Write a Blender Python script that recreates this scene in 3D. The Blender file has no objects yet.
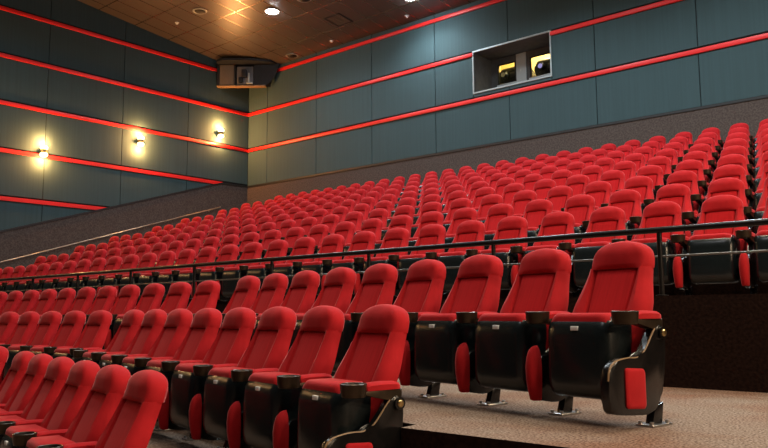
import bpy, bmesh, math, random
from mathutils import Vector, Matrix
random.seed(7)
C = bpy.context.scene.collection
PI = math.pi

# ------------------------------------------------------------------ render look
sc = bpy.context.scene
sc.view_settings.view_transform = 'Standard'
sc.view_settings.look = 'None'
sc.view_settings.gamma = 1.0
sc.view_settings.use_curve_mapping = False
sc.view_settings.exposure = 0.0

# ------------------------------------------------------------------ materials
def new_mat(name, col, rough=.5, metal=0., spec=.5):
    m = bpy.data.materials.new(name); m.use_nodes = True
    b = m.node_tree.nodes['Principled BSDF']
    b.inputs['Base Color'].default_value = (*col, 1)
    b.inputs['Roughness'].default_value = rough
    b.inputs['Metallic'].default_value = metal
    b.inputs['Specular IOR Level'].default_value = spec
    return m, m.node_tree, b

def noisy(name, c1, c2, scale, rough=.8, metal=0., spec=.3, bump=.0, detail=4, stretch=(1, 1, 1), lo=.35, hi=.65, coord='Object', bdist=.01):
    m, t, b = new_mat(name, c1, rough, metal, spec)
    n = t.nodes
    tc = n.new('ShaderNodeTexCoord'); mp = n.new('ShaderNodeMapping'); mp.inputs['Scale'].default_value = stretch
    nz = n.new('ShaderNodeTexNoise'); nz.inputs['Scale'].default_value = scale; nz.inputs['Detail'].default_value = detail
    cr = n.new('ShaderNodeValToRGB')
    cr.color_ramp.elements[0].position = lo; cr.color_ramp.elements[0].color = (*c1, 1)
    cr.color_ramp.elements[1].position = hi; cr.color_ramp.elements[1].color = (*c2, 1)
    t.links.new(tc.outputs[coord], mp.inputs[0]); t.links.new(mp.outputs[0], nz.inputs['Vector'])
    t.links.new(nz.outputs['Fac'], cr.inputs[0]); t.links.new(cr.outputs[0], b.inputs['Base Color'])
    if bump:
        bp = n.new('ShaderNodeBump'); bp.inputs['Strength'].default_value = bump; bp.inputs['Distance'].default_value = bdist
        t.links.new(nz.outputs['Fac'], bp.inputs['Height']); t.links.new(bp.outputs[0], b.inputs['Normal'])
    return m, t, b

def emit_mat(name, col, strength):
    m, t, b = new_mat(name, (.02, .02, .02), .5)
    b.inputs['Emission Color'].default_value = (*col, 1); b.inputs['Emission Strength'].default_value = strength
    return m

M = {}
M['fabric'], _t, _b = noisy('red_velour', (.34, .0075, .0105), (.41, .010, .014), 9, .85, spec=.15, detail=6, bump=.08, bdist=.004)
_b.inputs['Sheen Weight'].default_value = .3; _b.inputs['Sheen Roughness'].default_value = .35
_b.inputs['Sheen Tint'].default_value = (1, .42, .42, 1)
M['panel_fabric'], _t, _b = noisy('red_ribbed_velour', (.36, .0075, .0105), (.43, .010, .014), 60, .9, spec=.1, stretch=(1, .05, .05), bump=.15, bdist=.003)
_b.inputs['Sheen Weight'].default_value = .2; _b.inputs['Sheen Roughness'].default_value = .4
_b.inputs['Sheen Tint'].default_value = (1, .42, .42, 1)
M['vinyl'] = noisy('black_vinyl', (.006, .009, .010), (.009, .014, .016), 60, .25, spec=.5, bump=.03, bdist=.002)[0]
M['panel_black'] = noisy('black_plastic', (.004, .004, .004), (.007, .006, .006), 20, .24, spec=.5)[0]
M['piping'] = new_mat('tan_piping', (.22, .13, .06), .45)[0]
M['bronze'] = noisy('dark_bronze', (.035, .024, .016), (.06, .04, .025), 12, .32, metal=.6)[0]
M['brass'] = new_mat('brass_bolt', (.5, .36, .16), .3, 1.)[0]
M['steel'] = new_mat('steel_plate', (.55, .54, .52), .3, 1.)[0]
M['white'] = new_mat('white_tag', (.8, .8, .8), .4)[0]
M['cup_in'] = new_mat('cup_inside', (.004, .004, .004), .5)[0]
M['wall_panel'], _t, _b = noisy('teal_wall_fabric', (.034, .063, .070), (.039, .072, .080), 3.0, .8, spec=.25, stretch=(6, 6, .15), detail=5, bump=.05)
M['wall_dark'] = new_mat('wall_shadow_gap', (.006, .007, .008), .9)[0]
M['stripe'] = noisy('red_wall_trim', (.66, .014, .014), (.72, .018, .018), 1.2, .45, spec=.4)[0]
M['wainscot'] = noisy('brown_wall_carpet', (.058, .044, .039), (.098, .078, .070), 26, .95, spec=.05, detail=8, bump=.3)[0]
M['black_trim'] = new_mat('black_trim', (.008, .008, .009), .5)[0]
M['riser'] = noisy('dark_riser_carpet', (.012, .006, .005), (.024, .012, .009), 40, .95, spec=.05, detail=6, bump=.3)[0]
M['rail'] = noisy('black_rail', (.010, .009, .009), (.016, .014, .013), 8, .28, metal=.3)[0]
M['mid_steel'] = new_mat('dull_rail_steel', (.16, .145, .13), .4, .8)[0]
M['pillar'] = new_mat('pale_pillar_paint', (.50, .55, .58), .5)[0]
M['rail_steel'] = new_mat('brushed_rail', (.45, .38, .29), .35, 1.)[0]
M['frame_metal'] = new_mat('pale_aluminium', (.42, .48, .50), .4, .6)[0]
M['recess'] = noisy('grey_recess', (.085, .09, .095), (.11, .115, .12), 5, .7)[0]
M['booth_wall'] = new_mat('cream_booth_wall', (.75, .62, .28), .8)[0]
M['device'] = noisy('grey_device', (.020, .022, .026), (.055, .055, .06), 18, .4)[0]
M['beige'] = noisy('beige_speaker_cloth', (.10, .082, .066), (.13, .108, .09), 60, .8)[0]
M['navy'] = noisy('dark_cabinet', (.006, .009, .014), (.010, .014, .022), 8, .6)[0]
M['ledge'] = new_mat('tan_ledge', (.20, .13, .075), .5)[0]
M['grey'] = new_mat('grey_plastic', (.10, .10, .11), .45)[0]
M['lamp_on'] = emit_mat('lamp_lens_lit', (.82, .93, 1.0), 260)
M['sconce_on'] = emit_mat('sconce_lens_lit', (1.0, .70, .30), 8)
M['lens_blue'] = emit_mat('projector_lens_lit', (.55, .5, 1.0), .55)
M['dot'] = emit_mat('small_indicator', (1, .9, .75), 2.5)

def carpet_mat():
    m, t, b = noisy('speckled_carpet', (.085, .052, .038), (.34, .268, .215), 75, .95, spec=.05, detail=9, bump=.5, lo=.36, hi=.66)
    n = t.nodes
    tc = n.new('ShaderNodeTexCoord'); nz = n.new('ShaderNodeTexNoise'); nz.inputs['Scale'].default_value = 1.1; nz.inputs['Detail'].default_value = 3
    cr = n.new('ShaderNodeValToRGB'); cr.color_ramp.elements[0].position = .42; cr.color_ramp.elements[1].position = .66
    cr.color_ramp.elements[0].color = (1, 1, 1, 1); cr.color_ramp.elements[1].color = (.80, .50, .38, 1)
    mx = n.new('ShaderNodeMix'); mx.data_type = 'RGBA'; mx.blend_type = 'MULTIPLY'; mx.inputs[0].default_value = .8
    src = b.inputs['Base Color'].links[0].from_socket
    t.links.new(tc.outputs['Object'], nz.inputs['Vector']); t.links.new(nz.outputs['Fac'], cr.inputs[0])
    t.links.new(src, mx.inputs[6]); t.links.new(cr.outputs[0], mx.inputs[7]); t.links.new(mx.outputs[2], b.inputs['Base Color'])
    return m
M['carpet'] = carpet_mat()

def ceiling_mat():
    m, t, b = new_mat('brown_ceiling_tiles', (.2, .14, .1), .36, spec=.9)
    n = t.nodes
    tc = n.new('ShaderNodeTexCoord'); nz = n.new('ShaderNodeTexNoise'); nz.inputs['Scale'].default_value = 14; nz.inputs['Detail'].default_value = 6
    mp = n.new('ShaderNodeMapping'); mp.inputs['Scale'].default_value = (1, .12, 1)
    cr = n.new('ShaderNodeValToRGB')
    cr.color_ramp.elements[0].color = (.060, .048, .041, 1); cr.color_ramp.elements[1].color = (.084, .067, .057, 1)
    t.links.new(tc.outputs['Object'], mp.inputs[0]); t.links.new(mp.outputs[0], nz.inputs['Vector'])
    t.links.new(nz.outputs['Fac'], cr.inputs[0]); t.links.new(cr.outputs[0], b.inputs['Base Color'])
    return m
M['ceiling'] = ceiling_mat()
M['ceil_bar'] = new_mat('ceiling_tile_bar', (.42, .32, .21), .24, .95)[0]

# ------------------------------------------------------------------ mesh helpers
def link_mesh(name, bm, mats, parent=None, smooth=40):
    me = bpy.data.meshes.new(name)
    bmesh.ops.recalc_face_normals(bm, faces=bm.faces)
    bm.to_mesh(me); bm.free()
    for m in (mats if isinstance(mats, (list, tuple)) else [mats]): me.materials.append(m)
    if smooth:
        for p in me.polygons: p.use_smooth = True
        me.set_sharp_from_angle(angle=math.radians(smooth))
    o = bpy.data.objects.new(name, me); C.objects.link(o)
    if parent is not None: o.parent = parent
    return o

def add_box(bm, x0, x1, y0, y1, z0, z1, bev=0., seg=2, mi=0):
    r = bmesh.ops.create_cube(bm, size=1)
    for v in r['verts']:
        v.co = Vector(((x0+x1)/2 + v.co.x*(x1-x0), (y0+y1)/2 + v.co.y*(y1-y0), (z0+z1)/2 + v.co.z*(z1-z0)))
    fs = {f for v in r['verts'] for f in v.link_faces}
    for f in fs: f.material_index = mi
    if bev:
        es = {e for v in r['verts'] for e in v.link_edges}
        bmesh.ops.bevel(bm, geom=list(es), offset=bev, segments=seg, profile=.5, affect='EDGES', material=mi)

def add_tube(bm, a, b, r, n=12, r2=None, caps=True):
    a, b = Vector(a), Vector(b); d = (b-a)
    q = d.to_track_quat('Z', 'Y').to_matrix()
    r2 = r if r2 is None else r2
    A = [bm.verts.new(a + q @ Vector((r*math.cos(2*PI*k/n), r*math.sin(2*PI*k/n), 0))) for k in range(n)]
    B = [bm.verts.new(b + q @ Vector((r2*math.cos(2*PI*k/n), r2*math.sin(2*PI*k/n), 0))) for k in range(n)]
    for k in range(n): bm.faces.new((A[k], A[(k+1) % n], B[(k+1) % n], B[k]))
    if caps: bm.faces.new(A[::-1]); bm.faces.new(B)

def add_lathe(bm, prof, c=(0, 0, 0), n=20, mats=None):
    rings = []
    for r, z in prof:
        rings.append([bm.verts.new((c[0]+max(r, 1e-4)*math.cos(2*PI*k/n), c[1]+max(r, 1e-4)*math.sin(2*PI*k/n), c[2]+z)) for k in range(n)])
    for i in range(len(rings)-1):
        for k in range(n):
            f = bm.faces.new((rings[i][k], rings[i][(k+1) % n], rings[i+1][(k+1) % n], rings[i+1][k]))
            if mats: f.material_index = mats[i]
    f = bm.faces.new(rings[0][::-1]); f = bm.faces.new(rings[-1])
    if mats: f.material_index = mats[-1]

def add_prism_yz(bm, pts, x0, x1, bev=0., seg=2):
    A = [bm.verts.new((x0, y, z)) for y, z in pts]; B = [bm.verts.new((x1, y, z)) for y, z in pts]
    n = len(pts); new = []
    new.append(bm.faces.new(A)); new.append(bm.faces.new(B[::-1]))
    for k in range(n): new.append(bm.faces.new((A[k], B[k], B[(k+1) % n], A[(k+1) % n])))
    if bev:
        es = [e for v in A+B for e in v.link_edges if (abs(e.verts[0].co.x-e.verts[1].co.x) < 1e-6)]
        bmesh.ops.bevel(bm, geom=list(set(es)), offset=bev, segments=seg, profile=.5, affect='EDGES')

def add_prism_z(bm, pts, z0, z1, top=0, side=1):
    A = [bm.verts.new((x, y, z0)) for x, y in pts]; B = [bm.verts.new((x, y, z1)) for x, y in pts]
    n = len(pts)
    f = bm.faces.new(A[::-1]); f.material_index = side
    f = bm.faces.new(B); f.material_index = top
    for k in range(n):
        f = bm.faces.new((A[k], A[(k+1) % n], B[(k+1) % n], B[k])); f.material_index = side

def smooth_closed(pts, it=2):
    for _ in range(it):
        q = []
        n = len(pts)
        for i in range(n):
            a, b = pts[i], pts[(i+1) % n]
            q.append((a[0]*.75+b[0]*.25, a[1]*.75+b[1]*.25)); q.append((a[0]*.25+b[0]*.75, a[1]*.25+b[1]*.75))
        pts = q
    return pts

def interp(tab, t):
    if t <= tab[0][0]: return tab[0][1]
    for (a, va), (b, vb) in zip(tab, tab[1:]):
        if t <= b:
            k = (t-a)/(b-a); return va + (vb-va)*k
    return tab[-1][1]

def struct(o):
    o['kind'] = 'structure'; return o

def empty(name, loc, rz=0.):
    o = bpy.data.objects.new(name, None); C.objects.link(o)
    o.empty_display_size = .2
    o.location = loc; o.rotation_euler = (0, 0, rz); return o

def tag(o, label, cat, group=None):
    o['label'] = label; o['category'] = cat
    if group: o['group'] = group
    return o

# ------------------------------------------------------------------ the chair
# local frame: x along the row, +y towards the back of the hall, z up; the head of the backrest sits at y = 0
W = [(.40, .250), (.50, .256), (.60, .258), (.65, .251), (.70, .236), (.78, .212), (.85, .200)]
YC = [(.36, -.245), (.50, -.205), (.60, -.166), (.70, -.114), (.80, -.066), (.86, -.043), (.91, -.029), (.97, -.021), (1.03, -.017)]
PW = [(.40, .125), (.60, .135), (.85, .145)]

def ring(z, half, w):
    """half: list of (x, y) from the middle front round to the middle back"""
    y0 = interp(YC, z)
    z = interp([(.60, .60), (.853, .862), (1.03, 1.021)], z) if z > .60 else z
    r = [(x, y0+y, z) for x, y in half]
    l = [(-x, y0+y, z) for x, y in half[-2:0:-1]]
    return r + l

def loft(bm, rings, cap0=True, cap1=True, mi=None):
    vs = [[bm.verts.new(p) for p in r] for r in rings]
    n = len(vs[0])
    for i in range(len(vs)-1):
        for k in range(n):
            f = bm.faces.new((vs[i][k], vs[i][(k+1) % n], vs[i+1][(k+1) % n], vs[i+1][k]))
            if mi: f.material_index = mi(k, n)
    if cap0: bm.faces.new(vs[0][::-1])
    if cap1: bm.faces.new(vs[-1])

def backrest_bm():
    bm = bmesh.new(); rings = []
    zs = [.36, .40, .46, .52, .57, .61, .65, .69, .73, .77, .81, .835, .848, .853]
    for z in zs:
        w, p = interp(W, z), interp(PW, z)
        g = 1.0
        if z > .83: g = max(.0, (.853-z)/.023)          # rolls into the crease under the headrest
        if z < .40: w *= .93
        d = .020*(1-g)
        q = min(1., max(0., (z-.62)/.22))               # the bolster ridge sinks towards the headrest
        r = -.036*(1-q) - .020*q
        half = [(0, -.010+d), (p*.5, -.010+d), (p-.012, -.006+d), (p, .012), (p+.012, -.020+.004*q), (p+(w-p)*.42, r),
                (p+(w-p)*.75, -.020*(1-q)-.004*q), (w-.008, .010), (w, .045), (w-.012, .085), (w-.06, .105), (w*.5, .112), (0, .115)]
        rings.append(ring(z, half, w))
    loft(bm, rings, mi=lambda k, n: 1 if (k < 3 or k >= n-3) else (2 if 9 <= k < n-9 else 0))
    return bm

HW = [(.846, .199), (.868, .200), (.90, .197), (.93, .191), (.955, .181), (.975, .167), (.995, .144), (1.01, .117), (1.02, .087), (1.027, .050), (1.030, .016)]
def headrest_bm():
    bm = bmesh.new(); rings = []
    fo = lambda z: -.018*max(0., 1-max(0., (z-.95)/.082)**2)
    zs = [.846, .850, .860, .880, .91, .935, .957, .978, .998, 1.013, 1.024, 1.030]
    for z in zs:
        w = interp(HW, z)
        g = 1. if z > .860 else .55 + .45*(z-.846)/.014
        k = 1. if z < .95 else math.sqrt(max(0., 1-((z-.95)/.082)**2))
        f, b = -.022*g*k - .012*math.sin(PI*min(1, max(0, (z-.85)/.15))) + .035*(1-k), .115*k + .045*(1-k)
        half = [(0, f), (w*.3, f), (w*.55, f+.002), (w*.74, min(f+.02, fo(z)+.035*(1-k))), (w*.86, fo(z)+.035*(1-k)+.004), (w*.955, f+(b-f)*.26), (w, f+(b-f)*.50),
                (w*.97, f+(b-f)*.78), (w*.85, f+(b-f)*.92), (w*.5, b-.003), (0, b)]
        rings.append(ring(z, half, w))
    loft(bm, rings, mi=lambda k, n: 1 if 8 <= k < n-8 else 0)
    return bm

def rounded_rect(x0, x1, z0, z1, r, n=5):
    out = []
    for cx, cz, a0 in ((x1-r, z1-r, 0), (x0+r, z1-r, 90), (x0+r, z0+r, 180), (x1-r, z0+r, 270)):
        for k in range(n+1):
            a = math.radians(a0+90*k/n); out.append((cx+r*math.cos(a), cz+r*math.sin(a)))
    return out

def shell_bm():
    """folded seat: black padded underside facing the screen"""
    bm = bmesh.new(); rings = []
    for y, s in ((-.245, .006), (-.350, .0), (-.390, .004), (-.420, .012), (-.442, .026), (-.457, .046), (-.465, .075)):
        rr = rounded_rect(-.222+s*.8, .222-s*.8, .128+s*1.1, .588-s*1.5, .055)
        rings.append([(x, y - .02*(.37-z), z) for x, z in rr])
    loft(bm, rings)
    return bm

def cushion_bm():
    bm = bmesh.new(); rings = []
    for y, s in ((-.436, .034), (-.428, .014), (-.405, .0), (-.300, .0), (-.252, .0), (-.232, .014), (-.222, .05)):
        top = .604-s*.9
        rr = []
        for x, z in rounded_rect(-.209+s, .209-s, .24+s, top, .06):
            if z > .45: z -= .10*(x/.228)**4*.3
            rr.append((x, z))
        rings.append([(x, y, z) for x, z in rr])
    loft(bm, rings)
    return bm

def arm_bm(x=.3):
    bm = bmesh.new(); rings = []
    for y, w, zt in ((-.120, .018, .590), (-.130, .030, .600), (-.16, .036, .608), (-.25, .037, .611), (-.32, .036, .608), (-.345, .033, .602), (-.352, .024, .596)):
        zb = .566
        rr = [(x-w, zb), (x-w, zt-.016), (x-w*.6, zt-.003), (x, zt), (x+w*.6, zt-.003), (x+w, zt-.016), (x+w, zb), (x, zb)]
        rings.append([(px, y, pz) for px, pz in rr])
    loft(bm, rings)
    return bm

def cup_bm(x=.3):
    bm = bmesh.new()
    # drum with an open well, carried on a bracket that runs back under the arm pad
    add_lathe(bm, [(.050, .0), (.062, .004), (.068, .03), (.070, .062), (.072, .070), (.066, .074), (.060, .070), (.056, .020), (.0, .018)],
              (x, -.415, .535), 20, [0, 0, 0, 0, 0, 0, 1, 1, 1])
    pts = [(-.115, .565), (-.36, .565), (-.36, .540), (-.20, .515), (-.145, .47), (-.12, .47)]
    add_prism_yz(bm, pts, x-.030, x+.030, .006)
    return bm

END = [(-.112, .46), (-.120, .515), (-.152, .538), (-.190, .520), (-.222, .488), (-.265, .435), (-.300, .397), (-.335, .372), (-.38, .362), (-.45, .366),
       (-.525, .358), (-.580, .344), (-.612, .31), (-.622, .24), (-.622, .14), (-.608, .098), (-.56, .085), (-.40, .072), (-.275, .066), (-.205, .092),
       (-.165, .150), (-.135, .260), (-.118, .36)]
MID = [(-.112, .46), (-.120, .515), (-.152, .538), (-.190, .515), (-.225, .470), (-.255, .42), (-.29, .38), (-.34, .36), (-.40, .35), (-.455, .33),
       (-.470, .25), (-.462, .15), (-.43, .10), (-.36, .085), (-.275, .075), (-.205, .095), (-.165, .150), (-.135, .260), (-.118, .36)]

def side_bm(prof, x0, x1, piping=False):
    bm = bmesh.new()
    add_prism_yz(bm, smooth_closed(prof, 1), x0, x1, .012, 2)
    # pivot hub
    add_tube(bm, (x0-.004, -.142, .49), (x1+.012, -.142, .49), .034, 16)
    return bm

def piping_bm(prof, x, k0=3, k1=13):
    bm = bmesh.new(); pts = smooth_closed(prof, 1)[2*k0:2*k1]
    for a, b in zip(pts, pts[1:]): add_tube(bm, (x, a[0], a[1]), (x, b[0], b[1]), .0055, 6)
    return bm

def bolt_bm(x):
    bm = bmesh.new()
    add_lathe(bm, [(.020, 0), (.020, .006), (.014, .012), (.0, .013)], (0, 0, 0), 14)
    for v in bm.verts: v.co = Vector((x+v.co.z, -.142+v.co.x, .49+v.co.y))
    return bm

def end_pad_bm(x):
    bm = bmesh.new(); rings = []
    for dx, s in ((-.01, 0), (.006, 0), (.012, .006), (.014, .016)):
        rr = rounded_rect(-.490+s, -.322-s, .112+s, .318-s, .02, 3)
        rings.append([(x+dx, y, z + (.012*(y+.49)/.17*-1)) for y, z in rr])
    loft(bm, rings); return bm

def tongue_bm(x):
    """red padded front of an inner standard"""
    bm = bmesh.new(); rings = []
    for z, w, f in ((.098, .030, -.475), (.105, .034, -.486), (.15, .038, -.498), (.22, .042, -.510), (.29, .043, -.512), (.345, .039, -.505), (.38, .031, -.492), (.402, .019, -.472), (.411, .006, -.452)):
        bk = -.435; w *= .92
        rr = [(x-w, bk), (x-w, bk-.012), (x-w*.93, f+.024), (x-w*.6, f+.007), (x, f), (x+w*.6, f+.007), (x+w*.93, f+.024), (x+w, bk-.012), (x+w, bk)]
        rings.append([(px, py, z) for px, py in rr])
    loft(bm, rings); return bm

def leg_bm(x):
    bm = bmesh.new()
    for sx in (-1, 1): pass
    pts = [(-.215, .10), (-.245, .012), (-.155, .012), (-.135, .12)]
    add_prism_yz(bm, pts, x-.024, x+.024, .006)
    return bm

def plate_bm(x):
    bm = bmesh.new()
    add_box(bm, x-.055, x+.055, -.29, -.11, 0, .012, .004)
    for dx in (-.035, .035):
        for yy in (-.27, -.13): add_tube(bm, (x+dx, yy, .010), (x+dx, yy, .026), .011, 8)
    return bm

def tag_bm():
    bm = bmesh.new(); add_box(bm, -.024, .024, -.464, -.440, .502, .526, .003); return bm

_data = {}
def part(name, key, fn, mats, parent):
    """child mesh; mesh data are shared between chairs"""
    if key not in _data:
        o = link_mesh(name, fn(), mats, parent); _data[key] = o; return o
    o = _data[key].copy(); o.parent = parent; C.objects.link(o); return o

def add_stand(t, side, end, full):
    x = .3*side
    key = ('E' if end else 'M') + ('r' if side > 0 else 'l')
    if end:
        x0, x1 = (.282, .335) if side > 0 else (-.335, -.282)
        p = part('side_panel', 'side'+key, lambda: side_bm(END, x0, x1), M['panel_black'], t)
        xo = x1 if side > 0 else x0
        part('panel_pad', 'pad'+key, lambda: end_pad_bm(xo), M['fabric'], p) if side > 0 else None
        if side > 0:
            part('piping', 'pip'+key, lambda: piping_bm(END, xo-.006), M['piping'], p)
            part('pivot_bolt', 'bolt'+key, lambda: bolt_bm(xo+.010), M['brass'], p)
    else:
        p = part('side_panel', 'side'+key, lambda: side_bm(MID, x-.025, x+.025), M['panel_black'], t)
        part('front_pad', 'ton'+key, lambda: tongue_bm(x), M['fabric'], p)
    part('armrest', 'arm'+key[1], lambda: arm_bm(x), M['fabric'], t)
    part('cup_holder', 'cup'+key[1], lambda: cup_bm(x), [M['bronze'], M['cup_in']], t)
    if full:
        l = part('leg', 'leg'+key[1], lambda: leg_bm(x), M['panel_black'], t)
        part('base_plate', 'plate'+key[1], lambda: plate_bm(x), M['steel'], l)

def chair(loc, rz, label, group, full=True, end=False, left=False, seat_tag=False):
    t = empty('cinema_chair', loc, rz)
    tag(t, label, 'chair', group)
    part('backrest', 'back', backrest_bm, [M['fabric'], M['panel_fabric'], M['panel_black']], t)
    part('headrest', 'head', headrest_bm, [M['fabric'], M['panel_black']], t)
    s = part('seat_shell', 'shell', shell_bm, M['vinyl'], t)
    if seat_tag: part('seat_tag', 'tag', tag_bm, M['white'], s)
    part('seat_cushion', 'cush', cushion_bm, M['fabric'], t)
    add_stand(t, 1, end, full)
    if left: add_stand(t, -1, False, full)
    return t

ORD = ('first second third fourth fifth sixth seventh eighth ninth tenth eleventh twelfth thirteenth fourteenth fifteenth sixteenth '
       'seventeenth eighteenth nineteenth twentieth twenty-first twenty-second twenty-third twenty-fourth twenty-fifth twenty-sixth '
       'twenty-seventh twenty-eighth twenty-ninth thirtieth thirty-first').split()

# ------------------------------------------------------------------ lay-out
S = .6; H = .3637
A1 = .2101
u = Vector((-math.cos(A1), math.sin(A1))); n = Vector((math.sin(A1), math.cos(A1)))
o2 = Vector((-1.8539, 4.3378)); o1 = o2 - n*1.1467 + u*.9116; o0 = o1 - n*1.1467 + u*.6559
LOW = [(o2, 9, 0., 'below the railing', 'angled chairs in the row below the railing'),
       (o1, 8, -H, 'in the middle', 'angled chairs in the middle lower row'),
       (o0, 6, -2*H, 'in front', 'angled chairs in the lowest row')]
rown = ['row just below the railing', 'middle lower row', 'lowest row']
for r, (o, cnt, z, _, grp) in enumerate(LOW):
    for i in range(cnt):
        p = o + u*S*i - u*(.06 if (r, i) == (1, 0) else 0)
        if i == 0:
            lab = ['large red chair with black end panel, on the carpeted landing below the railing',
                   'red chair with black end panel at the landing end of the middle lower row',
                   'red chair at the near end of the lowest row, seen side-on'][r]
        else:
            lab = 'red chair, %s from the end panel, angled %s' % (ORD[i], rown[r])
        chair((p.x, p.y, z), -A1, lab, grp, True, i == 0, i == cnt-1, True)
BL = [(Vector((-7.8052, 5.7378)), 11, 0., 0), (Vector((-8.2643, 4.5644)), 6, -H, 1), (Vector((-8.23, 3.40)), 2, -2*H, 2)]
for o, cnt, z, r in BL:
    for i in range(cnt):
        lab = 'red chair, %s past the gap in the straight %s' % (ORD[i], rown[r])
        chair((o.x - S*i, o.y, z), 0, lab, 'straight chairs in the ' + rown[r], True, i == 0, False, False)

UZ = .728
rows = [(30, -1)] + [(k, -1) for k in (30, 30, 30, 29, 29, 28, 28, 27)]
RN = ['front row behind the railing'] + ['%s row above the railing' % ORD[k] for k in range(1, 8)] + ['back row under the wall']
for k, (cnt, i0) in enumerate(rows):
    x0, y0, z0 = -2.296 - .289*k, 7.845 + 1.183*k, UZ + H*k
    for j in range(cnt):
        i = i0 + j
        a, b = j, cnt-1-j
        if k == 0:
            lab = 'red chair, %s from the %s cropped end, %s' % ((ORD[a], 'near', RN[k]) if a <= b else (ORD[b], 'far', RN[k]))
        else:
            lab = 'red chair, %s from the %s of the %s' % ((ORD[a], 'cropped end', RN[k]) if a <= b else (ORD[b], 'stair end', RN[k]))
        chair((x0 - S*i, y0, z0), 0, lab, 'chairs in the ' + RN[k], k < 2, j == 0 and False, b == 0, False)

# ------------------------------------------------------------------ floors
XL, YB = -22.372, 18.2
XR = 6.0
def slab(name, pts, z0, z1, mats=None):
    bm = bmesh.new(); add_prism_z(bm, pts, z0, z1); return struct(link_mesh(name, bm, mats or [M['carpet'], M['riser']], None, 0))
slab('floor', [(XL, -6), (XR, -6), (XR, 19.9), (XL, 19.9)], -2*H-.3, -2*H)
def nline(d, x): return (x, (d - n.x*x)/n.y)
# landing of the row below the railing
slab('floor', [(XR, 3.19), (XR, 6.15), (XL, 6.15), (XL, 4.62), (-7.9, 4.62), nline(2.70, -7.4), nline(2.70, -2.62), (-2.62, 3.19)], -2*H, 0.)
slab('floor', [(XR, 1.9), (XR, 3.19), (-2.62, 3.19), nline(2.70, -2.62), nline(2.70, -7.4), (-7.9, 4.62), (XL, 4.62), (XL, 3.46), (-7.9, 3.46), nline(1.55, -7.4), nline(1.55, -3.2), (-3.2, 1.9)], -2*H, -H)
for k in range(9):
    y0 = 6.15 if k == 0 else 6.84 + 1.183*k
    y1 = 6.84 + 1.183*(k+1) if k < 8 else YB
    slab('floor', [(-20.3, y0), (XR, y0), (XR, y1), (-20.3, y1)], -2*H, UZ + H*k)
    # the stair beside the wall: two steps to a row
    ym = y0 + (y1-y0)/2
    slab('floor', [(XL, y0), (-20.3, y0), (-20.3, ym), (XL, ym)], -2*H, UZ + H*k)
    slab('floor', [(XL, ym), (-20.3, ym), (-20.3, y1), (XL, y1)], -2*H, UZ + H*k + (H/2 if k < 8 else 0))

# ------------------------------------------------------------------ walls
def ceil_z(y): return 9.75 + .11*(18.2 - y)
SZ = [9.555, 8.150, 6.748, 5.345, 3.945]      # heights of the red trims
TH = .058
WX0, WX1, WZ0, WZ1 = -12.02, -9.52, 6.985, 8.215   # projection opening
DEP = .9
bm = bmesh.new()
T = .25
add_box(bm, XL-T, WX0, YB, YB+T, -2*H, 12.6); add_box(bm, WX1, XR, YB, YB+T, -2*H, 12.6)
add_box(bm, WX0, WX1, YB, YB+T, -2*H, WZ0); add_box(bm, WX0, WX1, YB, YB+T, WZ1, 12.6)
struct(link_mesh('wall_back', bm, M['wall_dark'], None, 0))
bm = bmesh.new(); add_box(bm, XL-T, XL, -6, YB, -2*H, 12.6); struct(link_mesh('wall_left', bm, M['wall_dark'], None, 0))

# upholstered panels between the trims
bm = bmesh.new()
levels = [(5.40, SZ[2]-TH), (SZ[2]+TH+.05, SZ[1]-TH), (SZ[1]+TH+.05, SZ[0]-TH), (SZ[0]+TH+.02, 9.78)]
xs = [XL+.03] + [-5.64 - 2.6*k for k in range(6, -1, -1)] + [-3.04, -.44, 2.16, 4.76, XR]
g = .010
PT = .035
for za, zb in levels:
    for xa, xb in zip(xs, xs[1:]):
        def pan(a, b, c, d):
            if b-a > .03 and d-c > .03: add_box(bm, a+g, b-g, YB-PT, YB, c, d, .006, 1)
        ox0, ox1, oz0, oz1 = max(xa, WX0-.02), min(xb, WX1+.02), max(za, WZ0-.02), min(zb, WZ1+.02)
        if ox0 < ox1 and oz0 < oz1:
            pan(xa, ox0, za, zb); pan(ox1, xb, za, zb)
            if oz0-za > .05: pan(max(xa, ox0), min(xb, ox1), za, oz0)
            if zb-oz1 > .05: pan(max(xa, ox0), min(xb, ox1), oz1, zb)
        else: pan(xa, xb, za, zb)
struct(link_mesh('wall_back', bm, M['wall_panel'], None, 30))

# the panelled side wall; its lower edge follows the stair
def wain(y): return min(5.33, 2.954 + (y-9.226)*.3068)
bm = bmesh.new()
ys = [YB-.04] + [15.45 - 2.53*k for k in range(0, 9)]
lev = [(-1., SZ[4]-TH)] + [(SZ[4]+TH+.05, SZ[3]-TH), (SZ[3]+TH+.05, SZ[2]-TH)] + levels[1:3] + [(SZ[0]+TH+.05, 12.)]
for za, zb in lev:
    for yb, ya in zip(ys, ys[1:]):
        a, b = ya+g, yb-g
        # clip the panel to the sloped dado line and to the sloped ceiling
        N = 10
        pts = []
        for k in range(N+1):
            y = a + (b-a)*k/N; pts.append((y, max(za, wain(y)+.02), min(zb, ceil_z(y)+.05)))
        seg = [p for p in pts if p[2]-p[1] > .01]
        if len(seg) < 2: continue
        poly = [(y, lo) for y, lo, hi in seg] + [(y, hi) for y, lo, hi in reversed(seg)]
        add_prism_yz(bm, poly, XL, XL+PT)
struct(link_mesh('wall_left', bm, M['wall_panel'], None, 30))

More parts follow.
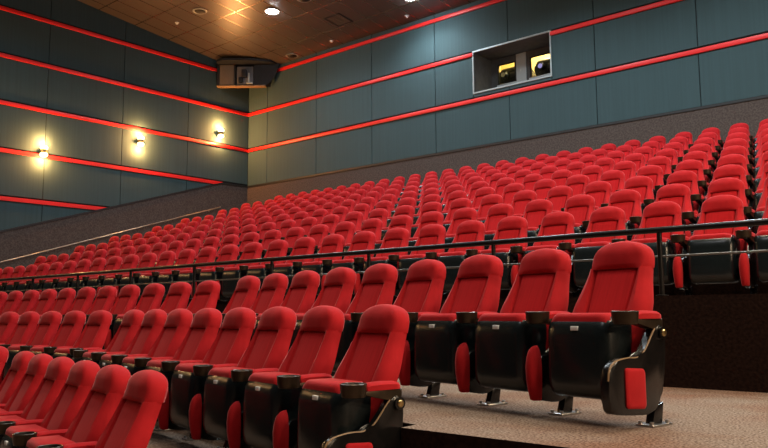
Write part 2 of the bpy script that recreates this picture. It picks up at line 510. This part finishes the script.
# red trims
tn = 0
for k, z in enumerate(SZ[:3]):
    spans = [(XL+.03, XR)] if k != 1 else [(XL+.03, WX0-.02), (WX1+.02, XR)]
    bm = bmesh.new()
    for a, b in spans: add_box(bm, a, b, YB-.075, YB-.002, z-TH, z+TH, .012, 2)
    tn += 1; struct(link_mesh('trim_%d' % tn, bm, M['stripe']))
for k, z in enumerate(SZ):
    yend = YB-.076
    if k >= 3: yend = 9.226 + (z-TH-2.954)/.3068
    bm = bmesh.new()
    if k < 3: add_box(bm, XL+.002, XL+.075, -6, YB-.076, z-TH, z+TH, .012, 2)
    else:   # cut on the slant where the dado cap crosses
        e = lambda h: 9.226 + (h - .06 - 2.954)/.3068
        add_prism_yz(bm, [(-6, z-TH), (e(z-TH), z-TH), (min(e(z+TH), YB-.1), z+TH), (-6, z+TH)], XL+.002, XL+.075)
    tn += 1; struct(link_mesh('trim_%d' % tn, bm, M['stripe']))
# carpeted dado and its black cap
bm = bmesh.new(); add_box(bm, XL, XR, YB-.05, YB, 3.2, 5.33)
struct(link_mesh('baseboard_back', bm, M['wainscot'], None, 0))
bm = bmesh.new(); add_box(bm, XL, XR, YB-.07, YB-.002, 5.33, 5.39)
tn += 1; struct(link_mesh('trim_%d' % tn, bm, M['black_trim'], None, 0))
bm = bmesh.new()
yk = 9.226 + (5.33-2.954)/.3068
poly = [(-6, -2*H), (YB-.05, -2*H), (YB-.05, 5.33), (yk, 5.33), (-2.1, wain(-2.1)), (-6, wain(-2.1))]
add_prism_yz(bm, poly, XL, XL+.05); struct(link_mesh('baseboard_left', bm, M['wainscot'], None, 0))
bm = bmesh.new()
poly = [(-2.1, wain(-2.1)), (yk, 5.33), (YB-.07, 5.33), (YB-.07, 5.39), (yk-.01, 5.39), (-2.1, wain(-2.1)+.06)]
add_prism_yz(bm, poly, XL, XL+.07); tn += 1; struct(link_mesh('trim_%d' % tn, bm, M['black_trim'], None, 0))

# ------------------------------------------------------------------ ceiling
bm = bmesh.new()
vs = [bm.verts.new(p) for p in ((XL-.2, -6, ceil_z(-6)), (XR, -6, ceil_z(-6)), (XR, YB+.2, ceil_z(YB+.2)), (XL-.2, YB+.2, ceil_z(YB+.2)))]
vt = [bm.verts.new(v.co + Vector((0, 0, .2))) for v in vs]
bm.faces.new(vs); bm.faces.new(vt[::-1])
for k in range(4): bm.faces.new((vs[k], vs[(k+1) % 4], vt[(k+1) % 4], vt[k]))
struct(link_mesh('ceiling', bm, M['ceiling'], None, 0))
bm = bmesh.new()
def cbar(x0, x1, y0, y1):
    a = [Vector((x, y, ceil_z(y)-.003)) for x, y in ((x0, y0), (x1, y0), (x1, y1), (x0, y1))]
    A = [bm.verts.new(p) for p in a]; B = [bm.verts.new(p + Vector((0, 0, .01))) for p in a]
    bm.faces.new(A); bm.faces.new(B[::-1])
    for k in range(4): bm.faces.new((A[k], A[(k+1) % 4], B[(k+1) % 4], B[k]))
k = 0
x = -19.93 - .655*3
while x < -2:
    cbar(x-.016, x+.016, 4, YB); x += .655
y = 14.56 + 1.31*2
while y > 4:
    cbar(XL, -2, y-.018, y+.018); y -= 1.31
struct(link_mesh('ceiling', bm, M['ceil_bar'], None, 0))

# ------------------------------------------------------------------ projection opening and booth
bm = bmesh.new()
f = .035
for a, b, c, d in ((WX0-f, WX1+f, WZ1-.01, WZ1+f), (WX0-f, WX1+f, WZ0-f, WZ0+.01), (WX0-f, WX0+.005, WZ0, WZ1), (WX1-.005, WX1+f, WZ0, WZ1)):
    add_box(bm, a, b, YB-.06, YB+.02, c, d, .004, 1)
tn += 1; struct(link_mesh('trim_%d' % tn, bm, M['frame_metal'], None, 30))
YI = YB + DEP
WIN = [(-11.77, -11.16), (-10.68, -9.97)]
IZ0, IZ1 = 7.36, 8.01
bm = bmesh.new()
t = .04
add_box(bm, WX0, WX0+.02, YB-.03, YI, WZ0, WZ1); add_box(bm, WX1-.02, WX1, YB-.03, YI, WZ0, WZ1)
add_box(bm, WX0, WX1, YB-.03, YI, WZ1-.02, WZ1); add_box(bm, WX0, WX1, YB-.03, YI, WZ0, WZ0+.02)
xa = WX0-t
for a, b in WIN + [(WX1+t, None)]:
    add_box(bm, xa, a, YI, YI+.1, WZ0-t, WZ1+t)
    if b is not None:
        add_box(bm, a, b, YI, YI+.1, WZ0-t, IZ0); add_box(bm, a, b, YI, YI+.1, IZ1, WZ1+t); xa = b
struct(link_mesh('wall_recess', bm, M['recess'], None, 0))
bm = bmesh.new(); add_box(bm, -11.13, -10.80, YI-.02, YI+.02, WZ0+.02, WZ1-.02, .006, 1); add_box(bm, -11.02, -10.98, YI-.035, YI-.02, 7.62, 7.72, .004, 1)
tn += 1; struct(link_mesh('trim_%d' % tn, bm, M['pillar'], None, 30))
gl, gt, gb = new_mat('clear_port_glass', (1, 1, 1), .02); gb.inputs['Transmission Weight'].default_value = 1.; gb.inputs['IOR'].default_value = 1.05
for q, (a, b) in enumerate(WIN):
    bm = bmesh.new(); add_box(bm, a, b, YI+.05, YI+.06, IZ0, IZ1)
    w = struct(link_mesh('window_%d' % (q+1), bm, gl, None, 0))
    bm = bmesh.new(); fr = .03
    for c in ((a, b, IZ0, IZ0+fr), (a, b, IZ1-fr, IZ1), (a, a+fr, IZ0, IZ1), (b-fr, b, IZ0, IZ1)): add_box(bm, c[0], c[1], YI-.01, YI+.05, c[2], c[3])
    link_mesh('window_frame', bm, M['black_trim'], w, 0)
    bm = bmesh.new(); add_box(bm, a-.02, b+.02, YI-.04, YI+.0, IZ0-.035, IZ0+.012); link_mesh('window_ledge', bm, M['pillar'], w, 0)
for nm, q in (('wall_booth_back', (-13.2, -8.6, 21.6, 21.7, 6.2, 9.6)), ('wall_booth_left', (-13.3, -13.2, YI+.1, 21.7, 6.2, 9.6)), ('wall_booth_right', (-8.6, -8.5, YI+.1, 21.7, 6.2, 9.6)),
              ('ceiling', (-13.3, -8.5, YI+.1, 21.7, 9.6, 9.7)), ('floor', (-13.3, -8.5, YI+.1, 21.7, 6.1, 6.2))):
    bm = bmesh.new(); add_box(bm, *q); struct(link_mesh(nm, bm, M['booth_wall'], None, 0))
def projector(x, label):
    t = tag(empty('film_projector', (x, 19.86, 6.34)), label, 'projector', 'projectors in the booth')
    bm = bmesh.new(); add_box(bm, -.30, .30, -.25, .5, -.14, 1.15, .03, 2); link_mesh('stand', bm, M['device'], t)
    bm = bmesh.new()
    prof = [(-.33, 1.15), (.62, 1.15), (.62, 1.62), (.3, 1.76), (-.1, 1.76), (-.28, 1.66), (-.33, 1.45)]
    add_prism_yz(bm, smooth_closed(prof, 1), -.42, .42, .10, 4); link_mesh('housing', bm, M['device'], t)
    bm = bmesh.new(); add_box(bm, .02, .30, -.36, -.30, 1.36, 1.50, .01); add_box(bm, -.28, -.10, -.36, -.30, 1.50, 1.56, .01); link_mesh('control_panel', bm, M['grey'], t)
    bm = bmesh.new(); add_tube(bm, (-.12, -.52, 1.42), (-.12, -.28, 1.42), .085, 20); link_mesh('lens_barrel', bm, M['black_trim'], t)
    bm = bmesh.new(); add_tube(bm, (-.12, -.530, 1.42), (-.12, -.518, 1.42), .07, 20); link_mesh('lens', bm, M['lens_blue'] if x > -10.8 else M['steel'], t)
    return t
projector(-11.62, 'dark projector behind the smaller projection port beside the recess side')
projector(-10.36, 'dark projector with bluish lens behind the wider projection port')

# ------------------------------------------------------------------ railing in front of the upper block
YR = 6.22
t = tag(empty('railing', (-8, YR, UZ)), 'black metal railing running along the front edge of the upper tier', 'railing')
X0, X1 = 2.6, -20.2
bm = bmesh.new(); add_tube(bm, (X0+8, 0, 1.272-UZ), (X1+8, 0, 1.272-UZ), .026, 14); link_mesh('top_rail', bm, M['rail'], t)
bm = bmesh.new(); add_tube(bm, (X0+8, 0, 1.052-UZ), (X1+8, 0, 1.052-UZ), .009, 10); link_mesh('mid_rail', bm, M['mid_steel'], t)
px = -2.324 + 1.61*3
while px > X1:
    bm = bmesh.new(); add_tube(bm, (px+8, 0, .012), (px+8, 0, 1.252-UZ), .021, 12); add_lathe(bm, [(.05, 0), (.05, .008), (.022, .012)], (px+8, 0, 0), 14)
    link_mesh('post', bm, M['rail'], t); px -= 1.61

# handrail on the side wall
hr = tag(empty('wall_handrail', (XL+.05, 9.2, 2.1)), 'slim pale handrail sloping up the carpeted side wall', 'handrail')
def hz(y): return 2.10 + (y-9.228)*.309
bm = bmesh.new(); add_tube(bm, (.09, 5.9-9.2, hz(5.9)-2.1), (.09, 16.86-9.2, hz(16.86)-2.1), .018, 12); link_mesh('rail', bm, M['rail_steel'], hr)
for y in (6.6, 8.6, 10.6, 12.6, 14.6, 16.4):
    bm = bmesh.new(); add_tube(bm, (0, y-9.2, hz(y)-2.16), (.09, y-9.2, hz(y)-2.12), .010, 8); link_mesh('bracket', bm, M['rail_steel'], hr)

# ------------------------------------------------------------------ wall lamps
LW = [(10.30, 5.478, 'warm wall lamp lowest down the side wall'), (13.52, 6.328, 'warm wall lamp in the middle of the three on the side wall'),
      (16.78, 7.178, 'warm wall lamp highest up, beside the corner')]
def spot(name, loc, direction, power, size, blend, col, rad, parent=None):
    d = bpy.data.lights.new(name, 'SPOT'); d.energy = power; d.spot_size = math.radians(size); d.spot_blend = blend; d.color = col; d.shadow_soft_size = rad
    o = bpy.data.objects.new(name, d); C.objects.link(o); o.location = loc
    o.rotation_euler = Vector(direction).to_track_quat('-Z', 'Y').to_euler()
    if parent: o.parent = parent
    return o
for y, z, lab in LW:
    s = tag(empty('wall_sconce', (XL+PT, y, z)), lab, 'wall lamp', 'up and down lamps on the side wall')
    bm = bmesh.new(); add_tube(bm, (.14, 0, -.05), (.14, 0, .05), .09, 20); add_box(bm, 0, .10, -.05, .05, -.05, .05, .008); link_mesh('housing', bm, M['brass'], s)
    for sg in (-1, 1):
        bm = bmesh.new(); add_lathe(bm, [(.07, -.04), (.105, -.01), (.115, .03), (.10, .07), (.06, .095), (.0, .10)], (.14, 0, 0), 20)
        for v in bm.verts: v.co.z = sg*(v.co.z + .08)
        link_mesh('lamp_glass', bm, M['sconce_on'], s)
        d = bpy.data.lights.new('bulb', 'POINT'); d.energy = 180; d.color = (1, .43, .13); d.shadow_soft_size = .05
        o = bpy.data.objects.new('bulb', d); C.objects.link(o); o.parent = s; o.location = (.20, 0, sg*.26)

# ------------------------------------------------------------------ ceiling fittings
def downlight(x, y, label, on):
    z = ceil_z(y)
    t = tag(empty('ceiling_downlight', (x, y, z)), label, 'ceiling light', 'round downlights in the ceiling')
    bm = bmesh.new()
    add_lathe(bm, [(.20, .0), (.235, -.006), (.235, -.018), (.205, -.024), (.18, -.016), (.17, .0)], (0, 0, 0), 28); link_mesh('trim_ring', bm, M['frame_metal'] if not on else M['white'], t)
    bm = bmesh.new()
    if on: add_lathe(bm, [(.20, -.002), (.20, -.022), (.13, -.05), (.0, -.062)], (0, 0, 0), 24); link_mesh('lens', bm, M['lamp_on'], t)
    else:
        add_lathe(bm, [(.168, -.002), (.168, -.020), (.13, -.05), (.06, -.07), (.0, -.072)], (0, 0, 0), 24); link_mesh('lens', bm, M['cup_in'], t)
    return t
downlight(-17.57, 15.17, 'brightly lit round downlight in the brown part of the ceiling', True)
downlight(-13.37, 16.88, 'brightly lit round downlight cut by the top of the photo', True)
downlight(-19.56, 17.85, 'unlit round downlight beside the red trim near the corner cabinet', False)
downlight(-19.55, 13.87, 'unlit round downlight by the glinting ceiling joints', False)
downlight(-16.13, 15.20, 'unlit round downlight at the upper photo edge past the bright lamp', False)
for x, y, lab in ((-20.91, 13.94, 'tiny sprinkler head in the dim ceiling over the lamp wall'), (-17.48, 17.75, 'tiny sprinkler head in the ceiling by the red trim'),
                  (-14.19, 17.76, 'tiny sprinkler head beneath the lamp at the photo top')):
    t = tag(empty('sprinkler', (x, y, ceil_z(y))), lab, 'sprinkler', 'ceiling sprinklers')
    bm = bmesh.new(); add_lathe(bm, [(.07, 0), (.07, -.012), (.03, -.018), (.03, -.05), (.045, -.055), (.0, -.06)], (0, 0, 0), 14); link_mesh('head', bm, M['dot'] if False else M['white'], t)
t = tag(empty('ceiling_vent', (-16.19, 16.76, ceil_z(16.76))), 'square dark-edged vent in the grey ceiling past the bright lamp', 'vent')
t.rotation_euler = (math.atan(-.11), 0, 0)
bm = bmesh.new()
for a in (((-.33), -.29, -.31, .31), (.29, .33, -.31, .31), (-.33, .33, -.33, -.29), (-.33, .33, .29, .33)): add_box(bm, a[0], a[1], a[2], a[3], -.02, -.002)
link_mesh('frame', bm, M['black_trim'], t)
bm = bmesh.new()
for k in range(7): add_box(bm, -.28, .28, -.27+.085*k, -.23+.085*k, -.016, -.004)
link_mesh('grille', bm, M['grey'], t)

# corner cabinet under the ceiling
A = Vector((XL+.05, 16.68, 0)); B = Vector((-20.62, YB-.09, 0)); D = (B-A).normalized(); ang = math.atan2(D.y, D.x); Lc = (B-A).length
t = tag(empty('corner_cabinet', (A.x, A.y, 8.95), ang), 'dark equipment cabinet hung in the corner under the ceiling', 'cabinet')
def bb(name, boxes, mat, bev=.01):
    bm = bmesh.new()
    for q in boxes: add_box(bm, *q, bev, 2)
    return link_mesh(name, bm, mat, t)
# local x runs along the face, -y comes out towards the hall
bb('shelf_board', [(.0, 1.80, -.14, .12, -.042, .0)], M['ledge'])
bb('back_panel', [(.02, 1.95, .10, .16, .0, .85)], M['navy'])
bb('end_board', [(.0, .05, -.12, .12, .0, .86)], M['navy'])
bb('speaker_front', [(.09, .62, -.10, .10, .02, .80)], M['beige'], .02)
bb('speaker_frame', [(.05, .09, -.11, .1, .0, .84), (.62, .68, -.11, .1, .0, .84)], M['black_trim'], .004)
bb('equipment_panel', [(.72, 1.33, -.06, .10, .04, .72)], M['grey'], .01)
bb('equipment_box', [(.92, 1.10, -.20, -.05, .30, .58), (.80, .95, -.14, -.05, .10, .3)], M['navy'], .01)
bb('bright_bracket', [(1.15, 1.21, -.15, -.05, .12, .46), (1.10, 1.33, -.18, -.05, .04, .10)], M['frame_metal'], .006)
bm = bmesh.new()
pr = [(1.36, -.04), (1.75, -.04), (1.93, .06), (2.08, .24), (2.2, .46), (2.26, .70), (2.28, .86), (1.36, .86)]
P0 = [bm.verts.new((x, -.12, z)) for x, z in pr]; P1 = [bm.verts.new((min(x, 1.85 + (x-1.36)*.2), .12, z)) for x, z in pr]
bm.faces.new(P0); bm.faces.new(P1[::-1])
for k in range(len(pr)): bm.faces.new((P0[k], P1[k], P1[(k+1) % len(pr)], P0[(k+1) % len(pr)]))
link_mesh('curved_panel', bm, M['navy'], t)
bm = bmesh.new()
pts = [(.05, -.45), (.3, -.62), (1.2, -.62), (2.0, -.42), (2.22, -.10), (2.22, .0), (.02, .0)]
add_prism_z(bm, pts, .78, .86, 0, 0); link_mesh('header_board', bm, M['navy'], t, 0)

# ------------------------------------------------------------------ lights of the hall
def area(loc, target, power, size, col=(1, .96, .9)):
    d = bpy.data.lights.new('front_fill', 'AREA'); d.shape = 'DISK'; d.size = size; d.energy = power; d.color = col
    o = bpy.data.objects.new('front_fill', d); C.objects.link(o); o.location = loc
    o.rotation_euler = (Vector(target)-Vector(loc)).to_track_quat('-Z', 'Y').to_euler()
    return o
for x, y in ((-17.57, 15.17), (-13.37, 16.88)):
    spot('downlight_beam', (x, y, ceil_z(y)-.12), (0, 0, -1), 420, 150, .6, (.86, .94, 1.), .16)
for x, y, p in ((-9, 14.5, 520), (-4.5, 14.5, 520), (0, 14.5, 420), (-13.4, 11, 420), (-9, 10, 420), (-4.5, 10, 480), (0, 10, 500), (-17.6, 9, 260), (-13.4, 6, 260), (-9, 5, 260)):
    spot('downlight_beam', (x, y, ceil_z(y)-.12), (0, 0, -1), p*1.9, 150, .6, (.84, .95, 1.), .35)
for x, y, p in ((-4.5, 5, 650), (0, 5, 900), (-2, 1.5, 500), (3.5, 3.5, 1300), (3.5, 8, 1500), (5.6, 5.5, 1500), (-2.6, 3.2, 500)):
    spot('downlight_beam', (x, y, ceil_z(y)-.12), (0, 0, -1), p, 150, .6, (1, .84, .62), .35)
# unseen warm fill added on the right to brighten the chairs' right bolsters
for x, y, z, p in ((7.6, 2.5, 3.4, 900), (7.6, 5.8, 4.4, 900), (7.6, 9.0, 5.2, 600)):
    d = bpy.data.lights.new('side_fill', 'POINT'); d.energy = p; d.color = (1, .72, .46); d.shadow_soft_size = .25
    o = bpy.data.objects.new('side_fill', d); C.objects.link(o); o.location = (x, y, z)
# the same side-wall lamps further towards the screen, out of frame
for k in range(1, 5):
    for sg in (-1, 1):
        d = bpy.data.lights.new('bulb', 'POINT'); d.energy = 110; d.color = (1, .56, .22); d.shadow_soft_size = .12
        o = bpy.data.objects.new('bulb', d); C.objects.link(o); o.location = (XL+PT+.22, 10.30-3.24*k, 6.6+sg*.26)
# added soft fill from over the front of the hall towards the seats
area((5.0, -1.0, 10.0), (-4, 6, 0), 130, 1.2, (1, .9, .8))
area((-5, -2.0, 11.0), (-9, 13, 3), 120, 1.6, (.95, .96, 1))
pl = bpy.data.lights.new('booth_light', 'POINT'); pl.energy = 300; pl.color = (1, .86, .5); pl.shadow_soft_size = .3
po = bpy.data.objects.new('booth_light', pl); C.objects.link(po); po.location = (-10.9, 20.6, 9.2)

w = bpy.data.worlds.new('World'); sc.world = w; w.use_nodes = True
w.node_tree.nodes['Background'].inputs[0].default_value = (.9, .93, 1, 1)
w.node_tree.nodes['Background'].inputs[1].default_value = .016

# ------------------------------------------------------------------ camera
cd = bpy.data.cameras.new('camera'); cd.sensor_width = 36; cd.lens = 756.885/768*36; cd.clip_end = 200
cam = bpy.data.objects.new('camera', cd); C.objects.link(cam)
cam.matrix_world = Matrix.Translation((0, 0, .609)) @ Matrix.Rotation(.7077, 4, 'Z') @ Matrix.Rotation(PI/2+.1163, 4, 'X') @ Matrix.Rotation(-.007, 4, 'Z')
sc.camera = cam
